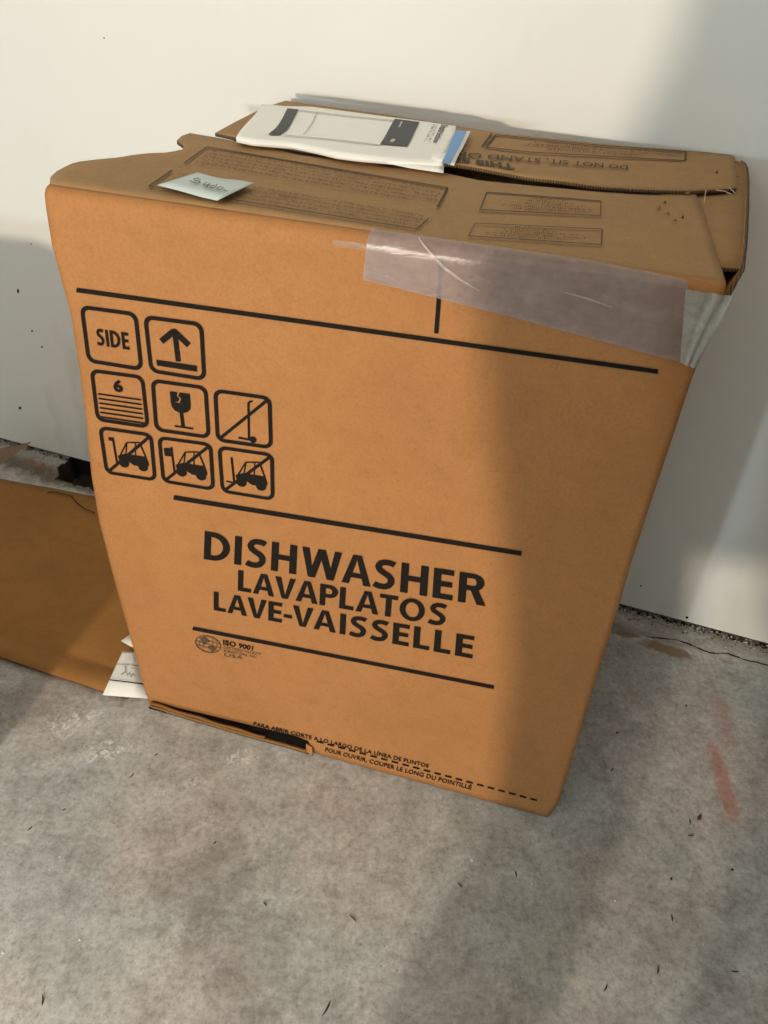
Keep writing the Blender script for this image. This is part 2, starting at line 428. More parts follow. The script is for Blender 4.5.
# wall: drywall held just off the slab, dark sole plate recessed behind it
frame_w = lambda q: wl(q[0], q[1], q[2])
wall_o = box_mesh('wall_back', (-4.5, -.014, .014), (4.5, 0, 2.6), 'wall', frame=frame_w)
tag(wall_o, 'cream white painted drywall behind the carton', kind='structure')
ceil_o = box_mesh('ceiling', (-4.5, -.10, 2.6), (4.5, 6.0, 2.65), 'wall', frame=frame_w); tag(ceil_o, 'plain white ceiling', kind='structure')  # out of view; put in to hold back fill light from above
wr_o = box_mesh('wall_right', (1.05, 0.0, 0), (1.15, 2.6, 2.6), 'fill_wall_dark', frame=frame_w); tag(wr_o, 'unseen dark side wall added to cut fill light', kind='structure')  # unseen wall, added dark to cut fill from the right
wl_o = box_mesh('wall_left', (-2.3, 0.0, 0), (-2.2, 2.2, 2.6), 'fill_wall_dark', frame=frame_w); tag(wl_o, 'unseen dark side wall at the other end, added to cut fill light', kind='structure')  # its counterpart on the left, added for the same fill cut
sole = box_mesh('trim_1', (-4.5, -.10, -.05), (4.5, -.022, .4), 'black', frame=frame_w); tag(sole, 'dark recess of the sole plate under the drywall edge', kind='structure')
# marks on the wall
def wall_mark(px, py, r, ry=None, mat='black', name='nail_hole'):
    p = Print(); p.disc((px, py), r, ry or r, 8)
    return p.put(name, lambda x, y: at_wall(x, y, .0006), mat, wall_o, up=-WN)
for (px, py, r, ry) in ((18, 291, 1.0, 2.4), (32, 331, 1.1, 1.0), (42, 347, 1.2, .9), (20, 408, 1.3, 1.5), (31, 244, .7, .8), (641, 586, 1.0, 1.0), (687, 617.5, 1.5, 1.2), (104, 38, .8, .8)):
    wall_mark(px, py, r, ry)
# bent nail in the lower left of the wall
nailp = at_wall(62, 456.5)
bm = bmesh.new(); bmesh.ops.create_cone(bm, cap_ends=True, segments=10, radius1=.0028, radius2=.0028, depth=.006, matrix=Matrix.Translation(Vector(tuple(nailp-WN*.004))) @ Matrix.Rotation(math.pi/2, 4, 'X'))
bmesh.ops.create_cone(bm, cap_ends=True, segments=8, radius1=.0012, radius2=.0008, depth=.014, matrix=Matrix.Translation(Vector(tuple(nailp-WN*.003+np.array([.001, 0, -.007])))))
me = bpy.data.meshes.new('nail'); bm.to_mesh(me); bm.free(); me.materials.append(M['splinter']); link('nail', me, wall_o)
# plaster crumbs and grit along the drywall foot, massed dark as the gap's shade
rng = random.Random(3); gv, gf, gm = [], [], []
for k in range(1400):
    s_ = rng.uniform(-1.5, .75) if k % 3 else rng.uniform(.05, .6); b_ = (rng.uniform(-.010, .003) if k % 4 else .002+abs(rng.gauss(.0, .012))); r = rng.uniform(.0008, .0032) if k % 4 else rng.uniform(.0006, .0022)
    if hole(s_, b_) > 0 and fa < s_ < fb: continue
    gmk = 0 if rng.random() < .80 else 1; i0 = len(gv); c = wl(s_, b_, r*.4)
    for dx, dy, dz in ((1, 0, 0), (-1, 0, 0), (0, 1, 0), (0, -1, 0), (0, 0, .8), (0, 0, -.5)): gv.append(c+np.array([dx, dy, dz])*r*rng.uniform(.6, 1.3))
    for f in ((0, 2, 4), (2, 1, 4), (1, 3, 4), (3, 0, 4), (2, 0, 5), (1, 2, 5), (3, 1, 5), (0, 3, 5)): gf.append(tuple(i0+q for q in f)); gm.append(gmk)
grit = mesh('grit', gv, gf, ['dark', 'fleck']); grit.data.polygons.foreach_set('material_index', gm)
tag(grit, 'dark grit massed as gap shade and white plaster crumbs along the foot of the wall', 'grit', kind='stuff')
# hairline crack in the slab
crack = Print(); pts = [(645, 636), (660, 637.5), (676, 640), (692, 645), (704, 651), (716, 653), (730, 654), (746, 660), (768, 665)]
pts = [(x+rng.uniform(-1, 1), y+rng.uniform(-.8, .8)) for x, y in poly(pts, 22)]
for i, (a, b) in enumerate(zip(pts[:-1], pts[1:])): crack.bar(a, b, rng.uniform(.5, 1.6))
crack.put('crack', lambda x, y: at_z(x, y, .0004), 'splinter', floor_o, up=Z)

# ------------------------------------------------------------------ the dishwasher carton
box = empty('dishwasher_carton', BL+E*BW/2+N*.26, 'big dented brown cardboard dishwasher carton with taped top edge', 'carton')
# --- front panel
LEFT = [(148, 702), (138, 665), (127, 625), (113, 575), (99, 520), (91.5, 475), (86, 420), (79.5, 370), (70, 310), (60, 275), (52, 245), (47, 215), (44.5, 197)]
RIGHT = [(549, 812), (556, 807), (561, 795), (575, 750), (602, 660), (618, 609), (632, 560), (645, 520), (675, 430), (696, 366), (712, 322), (724, 295)]
BOT = [(148, 702), (151, 703.5), (200, 713), (260, 727.5), (306, 740.5), (309, 741), (313, 751), (345, 761), (400, 776), (480, 797), (535, 810), (549, 812)]
NCf, NRf = 90, 70
zt = .866
lef = np.array([fsz(*p) for p in LEFT]); rig = np.array([fsz(*p) for p in RIGHT]); bot = np.array([fsz(*p) for p in BOT])
bot[:, 1] = np.where(np.array([p[0] for p in BOT]) > 311, .0025, np.maximum(bot[:, 1], .002))
lef[0] = bot[0]; rig[0] = bot[-1]; lef[-1, 1] = zt; rig[-1, 1] = zt
lef = poly(lef, NRf); rig = poly(rig, NRf); bot = poly_x(bot, NCf); lef[0] = bot[0]; rig[0] = bot[-1]
sx = np.linspace(lef[-1, 0], rig[-1, 0], NCf); top = np.stack([sx, np.full(NCf, zt)], 1)
G = tfi(bot, top, lef, rig)
rows = [[fpt(s, z) for s, z in r] for r in G]
RAD = BH-zt
for th in (22.5, 45, 67.5, 90):
    a = math.radians(th); rows.append([BL+E*s+N*(dfun(s, zt)+RAD*(1-math.cos(a)))+Z*(zt+RAD*math.sin(a)) for s in sx])
fold_row = rows[-1]
front = grid('front_panel', rows, 'kraft', box, up=-N, th=.0045, rim='edge')
FL = .0013
fsurf = lambda x, y: fpx(x, y, FL)

def proj(P):
    d = np.asarray(P)-EYE; w = d@FW; return (CXP+F*(d@RT)/w, CYP-F*(d@UP)/w)
# --- top front flap (fold row at the front, torn edge at the back)
NC, NR = 60, 22
bot = np.array([proj(p) for p in fold_row]); bot = poly(bot, NC)
topr = poly([(190, 133), (214, 137), (240, 142), (300, 155), (370, 163), (440, 172), (480, 180.5), (530, 185.5), (600, 192), (640, 194.5), (660, 195), (676, 192), (693, 187)], NC)
lefp = np.array([tuple(bot[0]), (48, 179), (58, 170), (75, 162), (100, 159), (118, 157.5), (135, 154.5), (150, 153), (166, 152.5), (178, 150.5), (187, 148), (181, 144), (177, 141.5), (176, 138.5), (181, 136), (190, 133)])
rigp = np.array([tuple(bot[-1]), (722, 270), (714, 245), (705, 215), (693, 187)])
lefp = poly(lefp, NR); rigp = poly(rigp, NR)
P2 = tfi(bot, topr, lefp, rigp)
def ztop(x, y, i=None):
    return BH
rows = []
for i in range(NR):
    v = i/(NR-1)
    rows.append([fold_row_pt if False else at_z(P2[i, j, 0], P2[i, j, 1], BH+.0018*sm(.55, 1, v)*(1-sm(.75, .98, j/(NC-1)))*sm(.0, .12, j/(NC-1))) for j in range(NC)])
flap_f = grid('front_flap', rows, 'kraft_top', box, up=Z, th=.0045, rim='edge')
tsurf = lambda x, y: at_z(x, y, BH+.0028)
tsurf2 = lambda x, y: at_z(x, y, BH+.0026)
# --- back flap
ZB = .8880
bot = poly([(215, 133), (236, 137.5), (300, 150), (380, 158), (440, 162.5), (470, 166.5), (530, 178), (560, 181), (600, 187), (650, 190), (690, 191), (726, 189), (737, 188)], NC)
topr = poly([(255, 112), (262, 108.5), (285, 100.5), (310, 104), (400, 116.5), (500, 133), (580, 141.5), (640, 147), (700, 151.5), (734, 155)], NC)
NRb = 12
P2 = tfi(bot, topr, poly([(215, 133), (235, 122), (255, 112)], NRb), poly([(737, 188), (739, 180), (736, 168), (734, 155)], NRb))
rows = [[at_z(P2[i, j, 0], P2[i, j, 1], ZB-.0045*(1-i/(NRb-1))+.0008*math.sin(i/(NRb-1)*3.1)*math.sin(j*.12)) for j in range(NC)] for i in range(NRb)]
flap_b = grid('back_flap', rows, 'kraft_top', box, up=Z, th=.0045, rim='edge')
BF_N, BF_R = bot.copy(), topr.copy()
def bsurf(x, y):
    yn, yr = np.interp(x, BF_N[:, 0], BF_N[:, 1]), np.interp(x, BF_R[:, 0], BF_R[:, 1])
    return at_z(x, y, ZB-.0045*min(1, max(0, (y-yr)/(yn-yr)))+.0016)
# --- inner side flaps (right one shows beside the front flap)
def bx(s, d, z): return BL+E*s+N*d+Z*z
DSH = math.tan(YAW-WW)
DL, DR = .535, .478
rows = []
RT_TOP = [(745, 269, .871), (748, 240, .873), (749.5, 205, .876), (749.5, 178, .879), (748, 166, .8805), (741, 157.5, .8815)]
rt = poly(RT_TOP, 14)
for k in range(14):
    A = at_z(*rt[k]); B = bx(.42, .03+.45*k/13, .862); mid = A*.55+B*.45; mid[2] = max(A[2]-.003, .866)
    rows.append([A, A*.8+mid*.2, mid, B])
grid('side_flap', rows, 'kraft_top', box, up=Z, th=.004, rim='edge')
rows = [[bx(.03+DSH*.5*k/9, .03+.5*k/9, .838), bx(.16, .03+.5*k/9, .842), bx(.30, .03+.5*k/9, .845)] for k in range(10)]
grid('side_flap', rows, 'kraft_inner', box, up=Z, th=.004, rim='edge')
# --- side, back panels
lcol = lef
rows = []
ztl = [(0, .862), (.10, .856), (.20, .842), (.30, .825), (.40, .84), (.535, .872)]
for k in range(16):
    d = .0045+(DL-.0045)*k/15; ft = k/15; r = []
    zk = np.interp(d, [a for a, b in ztl], [b for a, b in ztl])
    for i in range(14):
        z = .003+(zk-.003)*i/13
        sfront = np.interp(z, lef[:, 1], lef[:, 0])
        r.append(bx((1-ft)*(sfront+.003)+ft*.0+DSH*d, d, z))
    rows.append(r)
grid('left_panel', rows, 'kraft', box, up=-E, th=.0045, rim='edge')
rows = []
for k in range(10):
    d = .010+(DR-.010)*k/9; ft = k/9; A = at_z(*poly(RT_TOP, 10)[k]); r = []
    for i in range(14):
        z = .003+(A[2]-.003)*i/13; sfront = np.interp(z, rig[:, 1], rig[:, 0])-.001
        sA = (A-BL)@E; dA = (A-BL)@N
        w = (i/13)**22
        r.append(bx((1-w)*(sfront+DSH*d)+w*sA, (1-w)*d+w*dA, z))
    rows.append(r)
grid('right_panel', rows, 'kraft', box, up=E, th=.0045, rim='edge')
A0, A1 = bx(DSH*DL, DL, 0), bx(BW+DSH*DR, DR, 0)
rows = [[A0+(A1-A0)*j/10+Z*(.003+.872*i/6) for j in range(11)] for i in range(7)]
grid('back_panel', rows, 'kraft', box, up=N, th=.0045, rim='edge')
# --- bottom flap showing through the torn lower edge
fl = [(149, 706.5), (170, 713), (200, 722), (230, 731), (260, 739.5), (285, 746), (308, 753)]
ed = [at_z(x, y, .0052) for x, y in poly(fl, 30)]
rows = [[p+N*q for p in ed] for q in (0, .006)]
grid('bottom_flap', rows, 'kraft_inner', box, up=Z, th=.0042, rim='edge')
rows = [[p+N*q+Z*(.0042+.0012*math.sin(k*.9)-.002*(k/29)) for k, p in enumerate(ed[:22])] for q in (.003, .008)]
grid('bottom_flap', rows, 'kraft_inner', box, up=Z, th=.003, rim='edge')
# torn tab at the end of the rip
box_mesh('gap_dark_block', (.03, .008, .001), (.66, .44, .10), 'black', box, frame=lambda q: bx(q[0]+DSH*q[1], q[1], q[2]))  # black block put in so the torn gap reads as deep shade
box_mesh('gap_dark_plate', (.006, -.013, .0010), (.300, .0078, .0042), 'black', box, frame=lambda q: bx(q[0], q[1], q[2]))  # black plate painting the shade just under the torn edge
tv = [fpx(307, 743, .001), fpx(313, 746, .002), at_z(312.5, 756, .002), at_z(310, 754, .004), at_z(307, 750, .004)]
solid(mesh('torn_tab', tv, [(0, 1, 2), (0, 2, 3), (0, 3, 4)], 'kraft', box), .002)

# --- print on the front panel
def bars(name, a, b, w, seg=24, mat='ink'):
    p = Print(); p.bar(a, b, w, seg); return p.put(name, fsurf, mat, front)
bars('printed_line', (77, 289.6), (658, 371.2), 4.6)
bars('printed_line', (174, 497), (521.5, 553), 4.6)
bars('printed_line', (193, 627.8), (494, 686.8), 3.6)
bars('printed_line', (441.9, 259), (436.3, 333), 4.2, 8)
def words(name, body, quad, bold, mat='ink'):
    p = Print(); p.text(body, 0, 0, 1, 1, bold); return p.put(name, fsurf, mat, front, quad)
words('printed_word', 'PARA ABRIR CORTE A LO LARGO DE LA LÍNEA DE PUNTOS', [(254, 720.2), (429, 762.6), (428.5, 767.4), (253.5, 725)], .018)
words('printed_word', 'POUR OUVRIR, COUPER LE LONG DU POINTILLÉ', [(326, 746), (472.5, 784), (471, 790), (325, 751.6)], .018)
for k in range(21):
    t0 = k/21; a = np.array([317, 740.8]); b = np.array([541, 800.8]); p0 = a+(b-a)*t0; p1 = a+(b-a)*(t0+.62/21)
    bars('printed_dash', p0, p1, 1.6, 1)
words('printed_word', 'ISO 9001', [(223.2, 639), (253.5, 645.6), (253, 650.4), (223.4, 644.4)], .03)
words('printed_word', 'CERTIFIED FACILITY', [(223.6, 645.4), (261.5, 652.8), (261.2, 655.2), (223.8, 648)], .0, 'ink_soft')
words('printed_word', 'KINSTON, NC', [(224, 649), (257, 655.4), (256.8, 658.2), (224.2, 652)], .0, 'ink_soft')
words('printed_word', 'USA', [(224.5, 652.6), (243, 656), (242.8, 659), (224.6, 655.8)], .0, 'ink_soft')
# globe emblem
g = Print(); rot = .30; c0 = (208.3, 643.8)
def ell(rx, ry, k=28, cx=0, cy=0):
    return [(c0[0]+(cx+rx*math.cos(t))*math.cos(rot)-(cy+ry*math.sin(t))*math.sin(rot), c0[1]+(cx+rx*math.cos(t))*math.sin(rot)+(cy+ry*math.sin(t))*math.cos(rot)) for t in np.linspace(0, 2*math.pi, k, endpoint=False)]
g.ring(ell(13.4, 8.2), ell(12.5, 7.5))
for kx in (.35, .72): g.ring(ell(12.8*kx, 7.8), ell(12.8*kx-.5, 7.8))
for ky in (-.45, 0, .45):
    hw = 12.6*math.sqrt(1-ky*ky); e2 = [(c0[0]+x*math.cos(rot)-7.8*ky*math.sin(rot), c0[1]+x*math.sin(rot)+7.8*ky*math.cos(rot)) for x in (-hw, hw)]; g.bar(e2[0], e2[1], .45, 6)
g.poly([(200.5, 637.5), (204, 636.3), (208, 639), (210, 641.5), (207, 642.2), (205.5, 644.2), (203.5, 644.2), (202, 641)])
g.poly([(208, 645.5), (213, 646), (216.5, 648.2), (215, 650.2), (212.5, 652.6), (211.5, 650), (209, 648)])
g.put('globe_emblem', fsurf, 'ink_soft', front)

# heavy block capitals drawn as strokes (cap height 1, v downwards)
def block_word(body):
    P_ = Print(); x = 0.0; st = .205; sh = .175
    arc = lambda cx, cy, rx, ry, a0, a1, k=12: [(cx+rx*math.cos(math.radians(a)), cy+ry*math.sin(math.radians(a))) for a in np.linspace(a0, a1, k)]
    def stroke(pts, w):
        pts = np.array(pts); tn = np.gradient(pts, axis=0); tn /= np.linalg.norm(tn, axis=1)[:, None]; nn = np.stack([-tn[:, 1], tn[:, 0]], 1)*w/2
        for k in range(len(pts)-1): P_.poly([pts[k]-nn[k], pts[k+1]-nn[k+1], pts[k+1]+nn[k+1], pts[k]+nn[k]])
    def bowl(x0, y0, x1, y1, wv, wh):   # closed half-round bowl starting at x0
        r = (y1-y0)/2; cx = max(x0, x1-r*1.02)
        o_ = [(x0, y0)]+arc(cx, (y0+y1)/2, x1-cx, r, -90, 90, 14)+[(x0, y1)]; i_ = [(x0, y0+wh)]+arc(cx, (y0+y1)/2, x1-wv-cx, r-wh, -90, 90, 14)+[(x0, y1-wh)]
        for k in range(len(o_)-1): P_.poly([o_[k], o_[k+1], i_[k+1], i_[k]])
    def vb(x0, w=st): P_.poly([(x0, 0), (x0+w, 0), (x0+w, 1), (x0, 1)])
    def hb(x0, x1, y0, w=sh): P_.poly([(x0, y0), (x1, y0), (x1, y0+w), (x0, y0+w)])
    Wd = dict(D=.78, I=.205, S=.60, H=.74, W=1.14, A=.82, E=.54, R=.72, L=.52, V=.78, P=.66, T=.64, O=.88)
    Wd['-'] = .32; prev = ''
    for ch in body:
        if prev: x += .145
        if prev+ch in ('LA', 'WA', 'AV', 'VA', 'AS', 'AT', 'LV', 'PL', 'LA', 'AP', 'VE', '-V', 'E-', 'TO'): x -= .07
        if prev+ch in ('AV', 'VA', 'WA', 'AT', '-V'): x -= .05
        w = Wd[ch]; X = x
        if ch == 'D': vb(X); bowl(X+.1, 0, X+w, 1, st, sh)
        elif ch == 'I': vb(X)
        elif ch == 'H': vb(X); vb(X+w-st); hb(X+.1, X+w-.1, .405)
        elif ch == 'E': vb(X); hb(X+.1, X+w, 0); hb(X+.1, X+w*.94, .405); hb(X+.1, X+w, 1-sh)
        elif ch == 'L': vb(X); hb(X+.1, X+w, 1-sh)
        elif ch == 'T': vb(X+w/2-st/2); hb(X, X+w, 0)
        elif ch == 'P': vb(X); bowl(X+.1, 0, X+w, .60, st, .16)
        elif ch == 'R':
            vb(X); bowl(X+.1, 0, X+w*.93, .56, st, .155); P_.poly([(X+.30, .50), (X+.50, .47), (X+w+.02, 1), (X+w-.215, 1)])
        elif ch == 'A':
            c = X+w/2; P_.poly([(X, 1), (c-.12, 0), (c+.035, 0), (X+.205, 1)]); P_.poly([(X+w-.205, 1), (c-.035, 0), (c+.12, 0), (X+w, 1)]); hb(X+.18, X+w-.18, .62, .155)
        elif ch == 'V':
            c = X+w/2; P_.poly([(X, 0), (X+.215, 0), (c+.03, 1), (c-.115, 1)]); P_.poly([(X+w-.215, 0), (X+w, 0), (c+.115, 1), (c-.03, 1)])
        elif ch == 'W':
            q_ = w/4; P_.poly([(X, 0), (X+.205, 0), (X+q_+.075, 1), (X+q_-.085, 1)]); P_.poly([(X+w-.205, 0), (X+w, 0), (X+w-q_+.085, 1), (X+w-q_-.075, 1)])
            P_.poly([(X+q_-.085, 1), (X+q_+.115, 1), (X+w/2+.095, 0), (X+w/2-.105, 0)]); P_.poly([(X+w-q_-.115, 1), (X+w-q_+.085, 1), (X+w/2+.105, 0), (X+w/2-.095, 0)])
        elif ch == 'O': P_.ring(arc(X+w/2, .5, w/2, .52, 0, 345, 24), arc(X+w/2, .5, w/2-st, .52-sh, 0, 345, 24))
        elif ch == 'S':
            c_ = [(.56, .135), (.48, .095), (.36, .08), (.24, .095), (.145, .16), (.115, .26), (.15, .36), (.24, .43), (.34, .485), (.43, .55), (.485, .64), (.48, .76), (.42, .86), (.32, .915), (.20, .925), (.09, .90), (.01, .865)]
            c_ = poly(c_, 30); stroke([(X+a*w/.60, b) for a, b in c_], .185)
        elif ch == '-': hb(X, X+w, .53, .165)
        x += w; prev = ch
    P_.V = [(a/x, b) for a, b in P_.V]
    return P_
for body, q_ in (('DISHWASHER', [(205, 530.5), (487, 575.5), (484.8, 605.5), (204, 558.5)]), ('LAVAPLATOS', [(238.5, 569.5), (447.5, 604.2), (445.5, 626), (238, 590)]), ('LAVE-VAISSELLE', [(214, 591), (474.5, 636), (472.5, 658), (214, 609.5)])):
    block_word(body).put('printed_word', fsurf, 'ink', front, q_)
# handling symbols in rounded frames
def zq(*p): return [(60+x/3.2, 280+y/3.2) for x, y in p]
def rrect(x0, y0, x1, y1, r, k=5):
    out = []
    for (cx, cy, a0) in ((x1-r, y0+r, -90), (x1-r, y1-r, 0), (x0+r, y1-r, 90), (x0+r, y0+r, 180)):
        for i in range(k+1):
            a = math.radians(a0+90*i/k); out.append((cx+r*math.cos(a), cy+r*math.sin(a)))
    return out
def framed():
    p = Print(); p.ring(rrect(0, 0, 1, 1, .15), rrect(.066, .066, .934, .934, .10)); return p
SYM = []
p = framed(); w_ = block_word('SIDE'); k_ = len(p.V); p.V += [(.235+.565*a, .37+.29*b) for a, b in w_.V]; p.F += [tuple(k_+i for i in f) for f in w_.F]; SYM.append(('side_symbol', p, zq((64, 78), (248, 103), (268, 291), (88, 262))))
p = framed(); p.bar((.515, .20), (.535, .72), .085, 2); p.line([(.27, .41), (.505, .205), (.74, .41)], .10); p.poly([(.455, .215), (.515, .155), (.575, .215), (.515, .27)]); p.bar((.15, .80), (.85, .80), .105, 2)
SYM.append(('this_way_up_symbol', p, zq((267, 110), (459, 135), (469, 323), (288, 294))))
p = framed(); p.text('6', .41, .14, .585, .38, .045)
for k in range(6): p.bar((.10, .465+k*.088), (.90, .465+k*.088), .030, 2)
SYM.append(('stacking_symbol', p, zq((96, 282), (269, 305), (288, 475), (117, 450))))
p = framed()
p.poly([(.33, .19), (.46, .19), (.44, .27), (.49, .31), (.46, .37), (.33, .40)]); p.poly([(.50, .19), (.68, .19), (.68, .42), (.49, .38), (.525, .30), (.475, .26)])
p.poly([(.33, .39), (.68, .40), (.67, .48), (.62, .54), (.55, .57), (.46, .57), (.39, .54), (.345, .48)]); p.bar((.505, .56), (.52, .83), .06, 1); p.bar((.37, .845), (.70, .845), .035, 2)
SYM.append(('fragile_glass_symbol', p, zq((291, 314), (472, 339), (483, 508), (304, 482))))
p = framed(); p.bar((.05, .955), (.95, .055), .055, 4); p.line([(.67, .13), (.60, .17), (.585, .87)], .036); p.bar((.40, .865), (.60, .875), .036); p.disc((.655, .865), .062)
SYM.append(('no_hand_truck_symbol', p, zq((491, 346), (677, 372), (682, 541), (500, 515))))
def forklift(kind):
    p = framed(); p.bar((.06, .955), (.95, .06), .058, 4)
    p.poly([(.30, .56), (.44, .50), (.62, .50), (.84, .50), (.88, .66), (.84, .72), (.60, .72), (.50, .66), (.42, .66), (.32, .68)])
    p.line([(.34, .56), (.50, .26), (.74, .22), (.83, .50)], .026); p.bar((.50, .27), (.45, .54), .02); p.bar((.66, .25), (.64, .53), .018)
    p.disc((.40, .70), .098); p.disc((.76, .725), .092); p.bar((.245, .20), (.265, .74), .036)
    if kind == 1: p.poly([(.165, .20), (.235, .20), (.235, .27), (.165, .27)])
    if kind == 2: p.poly([(.10, .24), (.245, .22), (.25, .40), (.11, .40)])
    if kind == 3: p.bar((.12, .73), (.27, .74), .03)
    return p
SYM.append(('no_clamp_truck_symbol', forklift(1), zq((123, 465), (297, 490), (311, 644), (146, 618))))
SYM.append(('no_clamp_truck_symbol', forklift(2), zq((312, 497), (488, 521), (497, 674), (327, 646))))
SYM.append(('no_forklift_symbol', forklift(3), zq((504, 528), (685, 554), (687, 706), (516, 678))))
for nm, p, q in SYM: p.put(nm, fsurf, 'ink', front, q)

# --- packing tape over the top edge
tt = poly([(369, 227.5), (420, 234), (470, 240.5), (520, 248), (560, 255), (610, 265), (650, 274), (688, 283)], 40)
tb = poly([(363.5, 279), (400, 288), (440, 298), (530, 321), (600, 340), (640, 351), (684, 362)], 40)
rows = []
LT = .0022
for i in range(13):
    v = i/12; r = []
    for j in range(40):
        q = tt[j]*(1-v)+tb[j]*v; s, z = fsz(*q)
        if z > zt-.001:
            a = min(math.pi/2*1.0, (z-zt+.001)/RAD*1.0); z2 = zt+(RAD+LT)*math.sin(a); dd = RAD-(RAD+LT)*math.cos(a)
            r.append(BL+E*s+N*(dfun(s, zt)+dd)+Z*z2)
        else: r.append(fpt(s, z, LT))
    rows.append(r)
tape = grid('packing_tape', rows, 'tape', box, up=-N); tape['label'] = 'clear greyish packing tape along the top front edge'
te = poly([(686, 282.5), (700, 286), (718, 290.5), (733, 293)], 12); tf = poly([(680, 361), (686, 364), (692, 366), (697, 366.5)], 12)
rows = []
for i in range(13):
    v = i/12; r = []
    for j in range(12):
        q = te[j]*(1-v)+tf[j]*v; s, z = fsz(*q); r.append(fpt(s, min(z, zt+.006), .0034+.0022*math.sin(j*1.7+i*.5)*sm(.1, .6, j/11)))
    rows.append(r)
te_o = grid('tape_end', rows, 'tape_end', tape, up=-N); te_o['label'] = 'whitish wrinkled stretched end of the tape'
cr_ = Print(); pts = [(419, 236), (424, 244), (432, 253), (444, 266), (460, 278), (480, 290)]
pts = poly(pts, 16)
for k, (a, b) in enumerate(zip(pts[:-1], pts[1:])): cr_.bar(a, b, 2.6*math.sin((k+1)/16.5*math.pi)+.3)
cr_.put('crease_glint', lambda x, y: fpx(x, y, LT+.0008), 'crease_glint', tape); cr_ = Print()  # crease highlight painted as a pale sliver
pts = poly([(560, 290), (576, 294), (592, 299), (612, 306)], 9)
for k, (a, b) in enumerate(zip(pts[:-1], pts[1:])): cr_.bar(a, b, 1.7*math.sin((k+1)/9.5*math.pi)+.2)
cr_.put('crease_glint', lambda x, y: fpx(x, y, LT+.0008), 'crease_glint', tape)
old = Print(); old.poly([(334, 239), (366, 243), (366, 250), (334, 246)])
old.put('tape_residue', lambda x, y: fpx(x, y, .0012), 'tape_old', box)

# --- print on the top flaps
rngp = random.Random(11)
up = Z
A = Print(); q = [(207, 146.6), (447.8, 187.6), (437, 208), (184, 163)]
A.bar((0, 0), (1, 0), .05, 20); A.bar((0, 0), (0, 1), .008, 4); A.bar((1, 0), (1, .95), .008, 4)
A.put('printed_frame', tsurf, 'ink_soft', flap_f, q, up)
A = Print()
for k in range(5): scribble(A, .03, .10+k*.17, .985 - (.08 if k == 4 else 0), .20+k*.17, rngp, gl=.0058)
A.put('printed_text', tsurf, 'ink_brown', flap_f, q, up)
B = Print(); q = [(172, 170), (431, 215), (421, 229.5), (149, 186)]
B.bar((0, 0), (.0, 1), .007, 3); B.bar((0, 1), (.98, 1), .05, 20); B.bar((1, .2), (.98, 1), .007, 3)
B.put('printed_frame', tsurf2, 'ink_soft', flap_f, q, up)
B = Print()
for k in range(4): scribble(B, .03, .08+k*.22, .975, .21+k*.22, rngp, gl=.0058)
B.put('printed_text', tsurf2, 'ink_brown', flap_f, q, up)
for q in ([(486.5, 191.5), (601.5, 200.5), (601, 216), (479, 210)], [(475, 222.6), (603, 228.5), (602, 245), (468, 236)]):
    D = Print()
    ro = rrect(0, 0, 1, 1, .03, 3); ri = rrect(.008, .05, .992, .95, .02, 3); D.ring(ro, ri)
    D.put('printed_frame', tsurf2, 'ink_soft', flap_f, q, up)
    D = Print()
    for k, (a, b) in enumerate(((.36, .66), (.26, .72), (.20, .84), (.14, .92), (.22, .80))): scribble(D, a, .12+k*.16, b, .23+k*.16, rngp, gl=.016)
    D.put('printed_text', tsurf2, 'ink_brown', flap_f, q, up)
def btext(name, body, quad, bold, mat, shear=0):
    p = Print(); p.text(body, 0, 0, 1, 1, bold, shear); return p.put(name, bsurf, mat, flap_b, quad, up)
btext('printed_word', 'DO NOT SIT, STAND OR', [(628, 169.3), (455, 156), (457, 150.5), (628, 164.6)], .01, 'ink_soft')
btext('printed_word', 'THIS SIDE', [(515, 169.2), (432, 158.5), (434, 153.5), (513, 163.8)], .05, 'ink_soft')
D = Print(); D.bar((492, 133.2), (482, 146), 1.6, 2); D.bar((496, 134.6), (485.5, 147), 1.6, 2); D.bar((496, 134.6), (600, 145.2), .9, 8); D.bar((600, 145.2), (686, 151.5), .9, 6); D.bar((686, 151.2), (685.5, 160), 2.0, 1); D.bar((485.5, 147), (529, 152), .9, 4); D.bar((529, 152), (685, 160.5), .9, 8)
D.put('printed_frame', bsurf, 'ink_soft', flap_b, None, up)
D = Print(); q = [(500, 137), (684, 152.5), (684, 159.5), (492, 147)]
for k, (a, b) in enumerate(((.14, .97), (.10, .94), (.20, .70))): scribble(D, a, .10+k*.30, b, .30+k*.30, rngp, gl=.011)
D.put('printed_text', bsurf, 'ink_brown', flap_b, q, up)
# torn staple marks and loose fibres
for (x, y, r, h) in ((659, 207, 4, 5), (668, 213, 4, 4), (675, 220, 3, 4), (688, 192, 4, 5), (665, 202, 3, 3), (683, 217, 2, 4), (717, 172, 2, 4), (738, 176, 3, 3)):
    fb_ = x > 700; zz = (ZB if fb_ else BH)+.0016
    v = [at_z(x-r, y+1, zz), at_z(x+r*.6, y+r*.5, zz), at_z(x+r*.2, y-h*.5, zz+.004), at_z(x-r*.2, y+h*.4, zz+.0005)]
    mesh('torn_tuft', v, [(0, 1, 2), (0, 3, 2), (3, 1, 2), (0, 1, 3)], 'kraft_inner' if r > 2 else 'splinter', flap_b if fb_ else flap_f)
for a, b in (((706, 190), (704, 203)), ((716, 190), (724, 191)), ((724, 191), (731, 194)), ((729, 187), (735, 193))):
    p = Print(); p.bar(a, b, .8); p.put('loose_fibre', lambda x, y: at_z(x, y, ZB+.002), 'fibre', flap_b, None, up)

